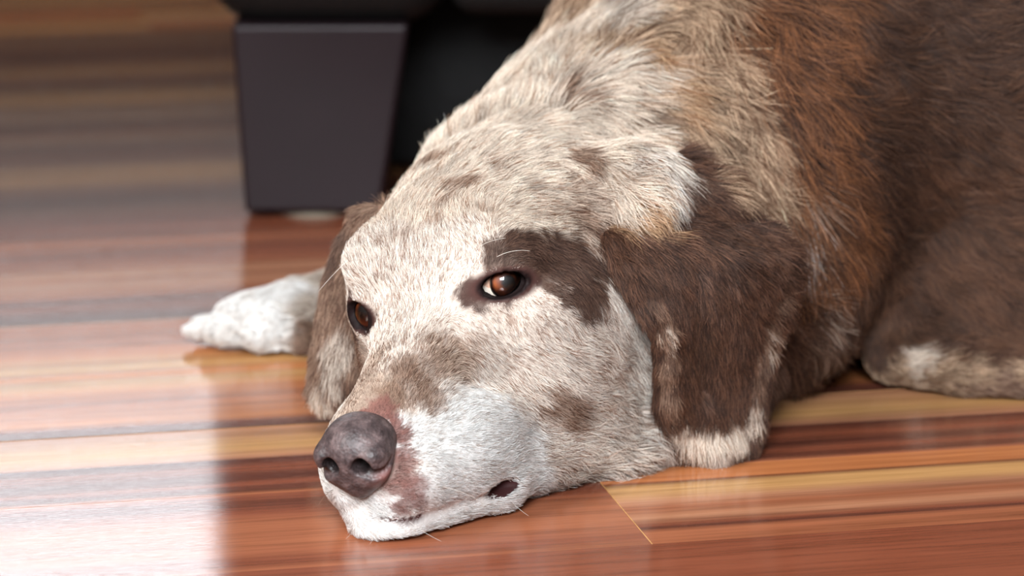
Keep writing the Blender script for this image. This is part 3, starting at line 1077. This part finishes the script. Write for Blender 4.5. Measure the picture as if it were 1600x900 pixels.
# lay of the coat: from -> to
LAY = '''640,700>720,692 700,740>780,735 760,690>840,692 610,822>604,842 560,815>548,835 700,800>760,792 600,640>612,590 650,590>690,530
600,600>612,550 620,520>632,450 600,480>592,420 640,450>642,390 640,380>652,322 600,400>588,350 560,430>548,390 650,320>700,272 590,335>580,310
700,300>765,272 750,250>822,222 850,300>922,302 900,250>972,262 980,240>1030,282 740,370>732,332 850,380>920,425 900,420>930,480 830,450>880,490
720,520>750,560 800,560>870,592 850,620>920,655 900,560>970,602 900,700>970,722 960,600>1008,650 940,520>1000,580 690,470>705,430 760,540>800,580
1080,320>1170,365 1100,400>1130,480 1180,400>1215,432 1120,520>1120,600 1080,600>1080,680 1150,600>1152,680 1110,690>1110,714 1036,540>1036,620
1000,400>1030,480 965,385>1000,440 760,180>820,130 830,150>880,90 900,120>960,85 950,180>1010,212 1000,100>1080,130 860,60>900,10 1060,80>1130,160
1120,200>1190,290 1200,80>1270,150 1220,200>1290,280 1250,350>1272,450 1260,480>1270,580 1240,580>1230,645 1400,150>1500,185 1400,300>1455,370
1450,100>1560,115 1500,300>1590,335 1450,450>1520,500 1350,450>1372,540 1400,580>1500,592 1500,620>1585,628 900,735>955,748 960,700>1010,712
480,470>410,482 430,485>420,545 360,480>310,525 380,500>360,548 540,380>518,460 520,500>506,590 1010,290>1040,350 980,320>1030,360 800,350>860,345'''
# hair length in cm
LEN = '''640,700,.34 700,740,.42 600,830,.40 650,590,.40 590,640,.22 640,770,.22 780,700,.6 850,650,.85 760,560,.65 640,450,.6 620,380,.8 700,300,.95
800,250,1.2 900,250,1.4 740,190,1.5 850,100,2.2 950,100,2.6 1100,150,3.0 1200,100,3.2 1250,300,3.2 1260,500,2.6 1240,620,1.8 1400,100,2.4
1450,300,1.9 1500,500,1.6 1400,580,.8 1500,620,.8 1350,590,.8 1590,600,.8 850,400,.7 790,400,.42 900,560,1.0 960,640,1.4 940,730,2.0 1000,310,1.7 1030,330,2.0
1000,420,1.1 1100,400,1.2 1120,550,1.0 1110,690,.9 1036,560,.8 530,400,.9 515,560,1.0 400,500,.5 330,510,.42 430,520,.5 480,450,1.0 740,460,.22 790,475,.34 835,440,.3
600,480,.5 570,560,.36 700,820,.5 660,285,1.1'''

BVH = BVHTree.FromPolygons([Vector(v) for v in BV.tolist()], BF.tolist())


def pick(u, v):
    h = BVH.ray_cast(Vector(EYE), Vector(ray(u, v)))
    if h[0] is None:
        return None, None
    return np.array(h[0]), np.array(h[1])


def read_anchors():
    cp_, cc = [], []
    keys = list(COAT)
    for k, txt in COAT_AT.items():
        for w in txt.split():
            u, v = (float(x) for x in w.split(','))
            p, _ = pick(u, v)
            if p is not None:
                cp_.append(p); cc.append(keys.index(k))
    fp, fd = [], []
    for w in LAY.split():
        a, b = w.split('>')
        a, na = pick(*[float(x) for x in a.split(',')])
        b, nb = pick(*[float(x) for x in b.split(',')])
        if a is None or b is None:
            continue
        d = b - a
        for q, nq in ((a, na), ((a + b) / 2, (na + nb) / 2), (b, nb)):
            t = d - nq * (d @ nq) / max(nq @ nq, 1e-6)
            L = np.linalg.norm(t)
            if L > 1e-3:
                fp.append(q); fd.append(t / L)
    lp, ll = [], []
    for w in LEN.split():
        u, v, l = (float(x) for x in w.split(','))
        p, _ = pick(u, v)
        if p is not None:
            lp.append(p); ll.append(l)
    return (np.array(cp_), np.array(cc)), (np.array(fp), np.array(fd)), (np.array(lp), np.array(ll))


A_COL, A_LAY, A_LEN = read_anchors()


def idw(P, A, val, power, chunk=20000):
    out = np.zeros((len(P), val.shape[1]), np.float32)
    A = A.astype(np.float32)
    for i in range(0, len(P), chunk):
        q = P[i:i + chunk].astype(np.float32)
        d2 = (q * q).sum(1)[:, None] + (A * A).sum(1)[None] - 2 * q @ A.T
        w = np.maximum(d2, .02) ** (-power / 2)
        out[i:i + chunk] = (w @ val) / w.sum(1, keepdims=True)
    return out


def hash3(I, salt=0):
    h = (I[..., 0].astype(np.int64) * 73856093) ^ (I[..., 1].astype(np.int64) * 19349663) ^ (I[..., 2].astype(np.int64) * 83492791) ^ (salt * 2654435761)
    h = (h ^ (h >> 13)) * 1274126177 & 0x7fffffff
    h = (h ^ (h >> 16)) * 668265263 & 0x7fffffff
    return (h % 100003) / 100003.0


def vnoise(P, size, salt=0):
    """smooth value noise, 0..1"""
    q = P / size
    i = np.floor(q).astype(np.int64)
    f = q - i
    f = f * f * (3 - 2 * f)
    out = 0
    for a in (0, 1):
        for b in (0, 1):
            for c in (0, 1):
                w = (f[:, 0] if a else 1 - f[:, 0]) * (f[:, 1] if b else 1 - f[:, 1]) * (f[:, 2] if c else 1 - f[:, 2])
                out = out + w * hash3(i + np.array([a, b, c]), salt)
    return out


def clump_centres(P, size, salt):
    """nearest jittered lattice point"""
    q = P / size
    i = np.floor(q).astype(np.int64)
    best = np.full(len(P), 1e9); bc = np.zeros((len(P), 3)); bid = np.zeros(len(P))
    for a in (-1, 0, 1):
        for b in (-1, 0, 1):
            for c in (-1, 0, 1):
                n = i + np.array([a, b, c])
                j = np.stack([hash3(n, salt + k) for k in (1, 2, 3)], 1)
                ce = n + j
                d = ((ce - q) ** 2).sum(1)
                m = d < best
                best[m] = d[m]; bc[m] = ce[m]; bid[m] = hash3(n, salt + 9)[m]
    return bc * size, bid


KEYS = list(COAT)
LIN = np.array([[srgb(*COAT[k][0])[:3], srgb(*COAT[k][1])[:3]] for k in KEYS], np.float32)
PDARK = np.array([COAT[k][2] for k in KEYS], np.float32)


def read_patches(table):
    out = []
    for k, txt in table.items():
        for w in txt.split():
            u, v, r, st = (float(x) for x in w.split(','))
            p, _ = pick(u, v)
            if p is not None:
                out.append((p, r * np.linalg.norm(p - EYE) / F_PX * 1.2, KEYS.index(k), st))
    return out


PATCHES = read_patches(PATCH)
EAR_PATCHES = read_patches(EAR_PATCH)
TUFT_PATCHES = read_patches(TUFT)
FAR_PATCHES = read_patches(FAR_PATCH)


def coat_mix(P):
    """weights of the coat classes at points"""
    oh = np.eye(len(KEYS), dtype=np.float32)[A_COL[1]]
    n1 = np.stack([vnoise(P, .55, s) for s in (1, 2, 3)], 1) - .5
    n2 = np.stack([vnoise(P, .2, s) for s in (4, 5, 6)], 1) - .5
    W = P + n1 * .9 + n2 * .45
    w = idw(W, A_COL[0], oh, 5.5)
    Q = P + n1 * .55 + n2 * .5

    def put(w, items, mask=None):
        for p, r, k, st in items:
            d = np.sqrt(((Q - p) ** 2).sum(1))
            s = np.clip((r * 1.25 - d) / (r * .5), 0, 1)
            s = s * s * (3 - 2 * s) * st
            if mask is not None:
                s = s * mask
            w = w * (1 - s[:, None])
            w[:, k] += s
        return w
    w = put(w, PATCHES)
    for E, base, pt, lim in ((EARS[0], 'D', EAR_PATCHES, 1.15), (EARS[1], 'M', FAR_PATCHES, .85)):
        m = np.clip((lim - min_dist(P, E)) / .25, 0, 1)
        w = w * (1 - m[:, None])
        w[:, KEYS.index(base)] += m
        w = put(w, pt, m)
    return put(w, TUFT_PATCHES)


def lid_dist(P):
    """distance to the eye opening centres, and the side"""
    best = np.full(len(P), 99.0); side = np.zeros(len(P), int)
    vec = np.zeros((len(P), 3))
    for s in (1, -1):
        d, lat, up = eye_frame(s)
        c = hw(EYE_C[s] + d * EYE_R)
        q = (P - c) @ HR
        # elliptical measure: opening is wide and low
        e = np.sqrt(((q @ lat) / 1.16) ** 2 + ((q @ up) / .64) ** 2 + ((q @ d) / 1.0) ** 2)
        m = e < best
        best[m] = e[m]; side[m] = s
        out = (q @ lat / 1.3)[:, None] * lat + (q @ up / .7)[:, None] * up
        vec[m] = (out @ HR.T)[m]
    return best, vec


LIPS = np.array([hw((x, y, z)) for (x, y, z) in
                 [tuple(np.array(a) * (1 - t) + np.array(b) * t) for a, b in zip(
                     [(0, 10.7, 1.5), (1.2, 10.2, 1.45), (2.4, 8.6, 1.25), (3.5, 6.4, .9)],
                     [(1.2, 10.2, 1.45), (2.4, 8.6, 1.25), (3.5, 6.4, .9), (4.4, 4.5, 1.0)]) for t in np.linspace(0, 1, 8)]])
LIPS_FRONT = np.concatenate([pick(u, v)[0][None] for u, v in ((584, 804), (594, 808), (606, 811), (618, 812), (630, 812), (642, 810), (654, 806))])
NOSE_C = hw((0, 10.35, 5.2))


def min_dist(P, A, chunk=40000):
    out = np.zeros(len(P), np.float32)
    A = A.astype(np.float32)
    for i in range(0, len(P), chunk):
        q = P[i:i + chunk].astype(np.float32)
        d2 = (q * q).sum(1)[:, None] + (A * A).sum(1)[None] - 2 * q @ A.T
        out[i:i + chunk] = np.sqrt(np.maximum(d2.min(1), 0))
    return out


# dog body mesh with skin
def skin_material():
    m, nt, bs = new_mat('dog_skin')
    at = N(nt, 'ShaderNodeAttribute', attribute_name='skin')
    tc = N(nt, 'ShaderNodeTexCoord')
    nz = N(nt, 'ShaderNodeTexNoise', Scale=220.0, Detail=3.0)
    nt.links.new(tc.outputs['Object'], nz.inputs['Vector'])
    r = N(nt, 'ShaderNodeValToRGB')
    r.color_ramp.elements[0].color = (.75, .75, .75, 1); r.color_ramp.elements[1].color = (1.15, 1.15, 1.15, 1)
    nt.links.new(nz.outputs['Fac'], r.inputs[0])
    mx = N(nt, 'ShaderNodeMix', data_type='RGBA', blend_type='MULTIPLY'); mx.inputs['Factor'].default_value = 1
    nt.links.new(at.outputs['Color'], mx.inputs['A']); nt.links.new(r.outputs['Color'], mx.inputs['B'])
    nt.links.new(mx.outputs['Result'], bs.inputs['Base Color'])
    bs.inputs['Roughness'].default_value = .6
    bs.inputs['Specular IOR Level'].default_value = .1
    bp = N(nt, 'ShaderNodeBump', Strength=.25, Distance=.0005)
    nt.links.new(nz.outputs['Fac'], bp.inputs['Height'])
    nt.links.new(bp.outputs['Normal'], bs.inputs['Normal'])
    return m


DOG_O = (8.0, 188.0, 0.0)
dog = link_mesh('dog', BV, BF, skin_material(), None, True, DOG_O)
dog['label'] = 'large brown and cream merle dog lying with its chin on the wooden floor'
dog['category'] = 'dog'


def paint_skin():
    w = coat_mix(BV)
    col = w @ (LIN[:, 0] * (1 - PDARK[:, None]) + LIN[:, 1] * PDARK[:, None]) * .8
    e, _ = lid_dist(BV)
    k = np.clip((1.75 - e) / .35, 0, 1)[:, None]
    col = col * (1 - k) + np.array(srgb(74, 50, 46)[:3]) * k
    k = np.clip((1.36 - e) / .15, 0, 1)[:, None]
    col = col * (1 - k) + np.array(srgb(27, 18, 18)[:3]) * k
    d = np.minimum(min_dist(BV, LIPS), 1.5 * min_dist(BV, LIPS_FRONT))
    k = np.clip((.34 - d) / .12, 0, 1)[:, None]
    col = col * (1 - k) + np.array(srgb(70, 36, 34)[:3]) * k
    fl = (BV - hw((4.5, 4.4, 1.02))) @ HR
    k = np.clip(1.25 - np.sqrt((fl[:, 0] / .85) ** 2 + (fl[:, 1] / 1.12) ** 2 + (fl[:, 2] / .52) ** 2), 0, .25)[:, None] * 4
    col = col * (1 - k) + np.array(srgb(52, 27, 27)[:3]) * k
    c4 = np.ones((len(BV), 4), np.float32); c4[:, :3] = col
    a = dog.data.color_attributes.new('skin', 'FLOAT_COLOR', 'POINT')
    a.data.foreach_set('color', c4.ravel())


paint_skin()
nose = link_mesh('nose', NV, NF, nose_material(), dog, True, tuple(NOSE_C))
nose['label'] = 'mottled grey-brown nose leather with two open nostrils'
_h = (NV - HT) @ HR
_pk = np.clip(1 - np.sqrt((((_h - np.array([1.75, 10.9, 4.45])) / np.array([.75, .8, .5])) ** 2).sum(1)), 0, 1) * 1.4
_pk = np.maximum(_pk, np.clip(1 - np.sqrt((((_h - np.array([1.2, 10.8, 4.2])) / np.array([.8, .8, .5])) ** 2).sum(1)), 0, 1) * .8)
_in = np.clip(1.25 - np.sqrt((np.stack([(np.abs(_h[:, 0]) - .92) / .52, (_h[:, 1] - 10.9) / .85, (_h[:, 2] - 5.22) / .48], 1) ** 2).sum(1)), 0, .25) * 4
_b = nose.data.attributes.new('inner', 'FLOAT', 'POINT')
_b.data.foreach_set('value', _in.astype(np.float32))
_a = nose.data.attributes.new('pink', 'FLOAT', 'POINT')
_a.data.foreach_set('value', np.clip(_pk, 0, 1).astype(np.float32))
make_eyes(dog)


def fur_material():
    m = bpy.data.materials.new('dog_fur')
    m.use_nodes = True
    nt = m.node_tree
    nt.nodes.clear()
    out = nt.nodes.new('ShaderNodeOutputMaterial')
    at = N(nt, 'ShaderNodeAttribute', attribute_name='tint')
    df = nt.nodes.new('ShaderNodeBsdfDiffuse')
    nt.links.new(at.outputs['Color'], df.inputs['Color'])
    sh = nt.nodes.new('ShaderNodeBsdfHair')
    sh.component = 'Reflection'
    sh.inputs['Offset'].default_value = math.radians(-4)
    sh.inputs['RoughnessU'].default_value = .30
    sh.inputs['RoughnessV'].default_value = .9
    sm = N(nt, 'ShaderNodeMix', data_type='RGBA')
    sm.inputs['Factor'].default_value = .22
    sm.inputs['B'].default_value = (.8, .8, .8, 1)
    nt.links.new(at.outputs['Color'], sm.inputs['A'])
    nt.links.new(sm.outputs['Result'], sh.inputs['Color'])
    mx = nt.nodes.new('ShaderNodeMixShader')
    mx.inputs[0].default_value = .14
    nt.links.new(df.outputs[0], mx.inputs[1])
    nt.links.new(sh.outputs[0], mx.inputs[2])
    nt.links.new(mx.outputs[0], out.inputs[0])
    return m


FUR = fur_material()


def add_curves(name, PTS, RAD, COLR, mat, parent, origin, label=None):
    """PTS (n,k,3) cm; RAD (n,k) cm; COLR (n,k,3)"""
    n, k = PTS.shape[:2]
    hc = bpy.data.hair_curves.new(name)
    hc.add_curves([k] * n)
    P = ((PTS - np.asarray(origin)) * .01).astype(np.float32).reshape(-1)
    hc.attributes['position'].data.foreach_set('vector', P)
    ra = hc.attributes.get('radius') or hc.attributes.new('radius', 'FLOAT', 'POINT')
    ra.data.foreach_set('value', (RAD * .01).astype(np.float32).reshape(-1))
    ca = hc.attributes.new('tint', 'FLOAT_COLOR', 'POINT')
    c4 = np.ones((n * k, 4), np.float32); c4[:, :3] = COLR.reshape(-1, 3)
    ca.data.foreach_set('color', c4.reshape(-1))
    hc.materials.append(mat)
    ob = bpy.data.objects.new(name, hc)
    COL.objects.link(ob)
    ob.parent = parent
    ob.location = Vector([c * .01 for c in origin]) - parent.location
    if label:
        ob['label'] = label
    return ob


def grow_fur():
    V = BV
    tri = np.concatenate([BF[:, [0, 1, 2]], BF[:, [0, 2, 3]]])
    A, B, C = V[tri[:, 0]], V[tri[:, 1]], V[tri[:, 2]]
    cr = np.cross(B - A, C - A)
    area = np.linalg.norm(cr, axis=1) * .5
    # vertex normals
    VN = np.zeros_like(V)
    for k in range(3):
        np.add.at(VN, tri[:, k], cr)
    VN /= np.maximum(np.linalg.norm(VN, axis=1, keepdims=True), 1e-9)
    ce = (A + B + C) / 3
    fn = cr / np.maximum(np.linalg.norm(cr, axis=1, keepdims=True), 1e-9)
    view = EYE - ce
    view /= np.linalg.norm(view, axis=1, keepdims=True)
    facing = (fn * view).sum(1)
    L = idw(ce, A_LEN[0], A_LEN[1][:, None].astype(np.float32), 4)[:, 0]
    dens = np.clip(250 / np.maximum(L, .35) ** .9, 80, 480)
    dens *= np.where(facing > -.35, 1.0, .35)
    dens *= np.where(ce[:, 0] > 33, .45, 1.0)
    dens *= np.where((ce[:, 2] < .30) & (fn[:, 2] < -.8), 0, 1.0)
    dens *= FUR_DENSITY
    cnt = area * dens
    n = RNG.poisson(cnt)
    idx = np.repeat(np.arange(len(tri)), n)
    r1 = np.sqrt(RNG.random(len(idx))); r2 = RNG.random(len(idx))
    w = np.stack([1 - r1, r1 * (1 - r2), r1 * r2], 1)
    P = (V[tri[idx]] * w[:, :, None]).sum(1)
    Nn = (VN[tri[idx]] * w[:, :, None]).sum(1)
    Nn /= np.maximum(np.linalg.norm(Nn, axis=1, keepdims=True), 1e-9)
    # bare places: eye opening, lips, nose
    e, evec = lid_dist(P)
    keep = e > 1.30
    dl = np.minimum(min_dist(P, LIPS), 1.9 * min_dist(P, LIPS_FRONT))
    keep &= dl > .31 * RNG.uniform(.3, 1.0, len(P))
    fl = (P - hw((4.5, 4.4, 1.02))) @ HR
    keep &= np.sqrt((fl[:, 0] / .78) ** 2 + (fl[:, 1] / 1.02) ** 2 + (fl[:, 2] / .44) ** 2) > RNG.uniform(.97, 1.08, len(P))
    hq = (P - HT) @ HR
    nn = np.sqrt((hq[:, 0] / 1.95) ** 2 + ((hq[:, 1] - 10.5) / 1.7) ** 2 + ((hq[:, 2] - 5.15) / 1.75) ** 2)
    keep &= nn > 1.0
    P, Nn, e, evec, hq = P[keep], Nn[keep], e[keep], evec[keep], hq[keep]
    n = len(P)
    L = idw(P, A_LEN[0], A_LEN[1][:, None].astype(np.float32), 4)[:, 0]
    L *= np.clip((e - 1.1) / .7, .32, 1)
    L *= np.clip(min_dist(P, LIPS) / .75, .38, 1)
    D = idw(P, A_LAY[0], A_LAY[1].astype(np.float32), 4).astype(float)
    # hair round the eyes lies away from the lids
    k = np.clip((2.1 - e) / .9, 0, 1)[:, None]
    ev = evec / np.maximum(np.linalg.norm(evec, axis=1, keepdims=True), 1e-6)
    D = D * (1 - k * .85) + ev * k * .85
    D -= Nn * (D * Nn).sum(1, keepdims=True)
    D /= np.maximum(np.linalg.norm(D, axis=1, keepdims=True), 1e-6)
    S = np.cross(Nn, D)
    # wander: the lay changes slowly over the coat, faster in the long ruff
    big = np.clip((L - .9) / 1.6, 0, 1)
    a = (vnoise(P, 1.3, 21) - .5) * (.5 + 1.3 * big) + (vnoise(P, .5, 22) - .5) * (.5 + .6 * big) + RNG.normal(0, .16, n)
    D = D * np.cos(a)[:, None] + S * np.sin(a)[:, None]
    lift = np.radians(17 + 13 * big) + RNG.normal(0, .10, n) + (vnoise(P, .8, 23) - .5) * .35 * (1 + big)
    lift = np.clip(lift, .06, 1.2)
    L = L * RNG.uniform(.62, 1.12, n)
    K = 6
    t = np.linspace(0, 1, K)
    PTS = np.zeros((n, K, 3))
    pos = P - Nn * .03
    PTS[:, 0] = pos
    curl = RNG.normal(0, .14, n) + (vnoise(P, .6, 24) - .5) * .9 * big
    Sv = np.cross(Nn, D)
    for i in range(1, K):
        ang = lift * (1.25 - 1.15 * t[i])
        d = D * np.cos(ang)[:, None] + Nn * np.sin(ang)[:, None] + Sv * (curl * (t[i] - .1))[:, None]
        d /= np.linalg.norm(d, axis=1, keepdims=True)
        pos = pos + d * (L / (K - 1))[:, None]
        PTS[:, i] = pos
    TONE = np.ones(n)
    # locks: hairs of one lock lean together towards their tips
    for size, amt, salt, sel in ((.16, .62, 40, big < .25), (.36, .66, 60, big >= .25), (.95, .35, 80, big >= .1)):
        ii = np.where(sel)[0]
        if len(ii) == 0:
            continue
        cc, cid = clump_centres(P[ii], size, salt)
        off = cc - P[ii]
        off -= Nn[ii] * (off * Nn[ii]).sum(1, keepdims=True)
        for i in range(1, K):
            PTS[ii, i] += off * (amt * t[i] ** 1.3)
        TONE[ii] *= .80 + .38 * cid
    lowz = PTS[:, :, 2]
    np.maximum(lowz, .02 + .05 * RNG.random((n, 1)), out=lowz)
    # colour of every hair
    cw = coat_mix(P)
    light = cw @ LIN[:, 0]; dark = cw @ LIN[:, 1]
    pd = cw @ PDARK
    mottling = vnoise(P, .28, 31) * .6 + vnoise(P, 1.1, 32) * .4
    pd = np.clip(pd + (mottling - .5) * .75 * np.clip(4 * pd * (1 - pd), 0, 1), 0.02, .98)
    isd = RNG.random(n) < pd
    base = np.where(isd[:, None], dark, light)
    odd = RNG.random(n) < .02 + .03 * big
    base = np.where(odd[:, None], np.maximum(base, light * 1.25 + .03), base)
    base = base * RNG.uniform(.66, 1.24, (n, 1)) * TONE[:, None]
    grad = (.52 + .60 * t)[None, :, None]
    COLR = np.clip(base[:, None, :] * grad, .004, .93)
    root = .0080 + .0042 * big
    RAD = root[:, None] * np.array([1, 1, .95, .85, .62, .22])[None, :] * RNG.uniform(.8, 1.2, (n, 1))
    # which coat belongs to what
    d0, d1 = min_dist(P, EARS[0]), min_dist(P, EARS[1])
    part = np.full(n, 1)
    part[(hq[:, 1] > -10.5) & (np.abs(hq[:, 0]) < 8) & (hq[:, 2] > -3)] = 0
    part[d1 < .75] = 3
    part[d0 < .95] = 2
    part[(P[:, 0] < -8.5) & (P[:, 1] > 190)] = 4
    names = ['head_fur', 'body_fur', 'ear_fur', 'ear_fur', 'paw_fur']
    labs = ['short cream and brown roan fur of the face', 'long brown and cream fur of neck and body', 'dark chocolate fur of the near ear', 'grey-brown fur of the far ear', 'white fur of the outstretched paw']
    for i in range(5):
        m = part == i
        if m.any():
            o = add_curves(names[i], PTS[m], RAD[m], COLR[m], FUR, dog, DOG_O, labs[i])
            o['kind'] = 'stuff'
    print('hairs', n)


FUR_DENSITY = 1.0
grow_fur()


def make_whiskers():
    rows = [((738, 719), (800, 716), (855, 742), (.07, .05, .04)), ((725, 731), (770, 732), (805, 752), (.07, .05, .04)),
            ((708, 741), (740, 748), (766, 764), (.07, .05, .04)), ((690, 760), (730, 768), (760, 790), (.5, .45, .4)),
            ((640, 815), (660, 832), (690, 846), (.6, .56, .52)), ((800, 785), (816, 800), (826, 806), (.6, .56, .5)),
            ((560, 818), (552, 832), (540, 842), (.5, .45, .4)), ((590, 828), (586, 838), (578, 850), (.6, .55, .5)),
            ((545, 405), (520, 428), (497, 456), (.8, .75, .68)), ((742, 392), (756, 376), (790, 372), (.8, .75, .68)),
            ((775, 402), (800, 388), (828, 392), (.8, .75, .68)), ((520, 765), (508, 772), (498, 788), (.2, .14, .1))]
    PTS, RADS, CO = [], [], []
    for a, b, c, col in rows:
        pa, na = pick(*a)
        if pa is None:
            continue
        Y = pa[1]
        qa, qb, qc = pa, at_y(*b, Y - .9), at_y(*c, Y - 1.3)
        t = np.linspace(0, 1, 8)[:, None]
        pts = (1 - t) ** 2 * qa + 2 * t * (1 - t) * qb + t * t * qc
        pts[:, 2] = np.maximum(pts[:, 2], .06)
        PTS.append(pts); RADS.append(np.linspace(.011, .004, 8)); CO.append(np.tile(col, (8, 1)))
    o = add_curves('whiskers', np.array(PTS), np.array(RADS), np.array(CO), FUR, dog, DOG_O, 'thin whiskers, some dark and some white')
    o['kind'] = 'stuff'


make_whiskers()
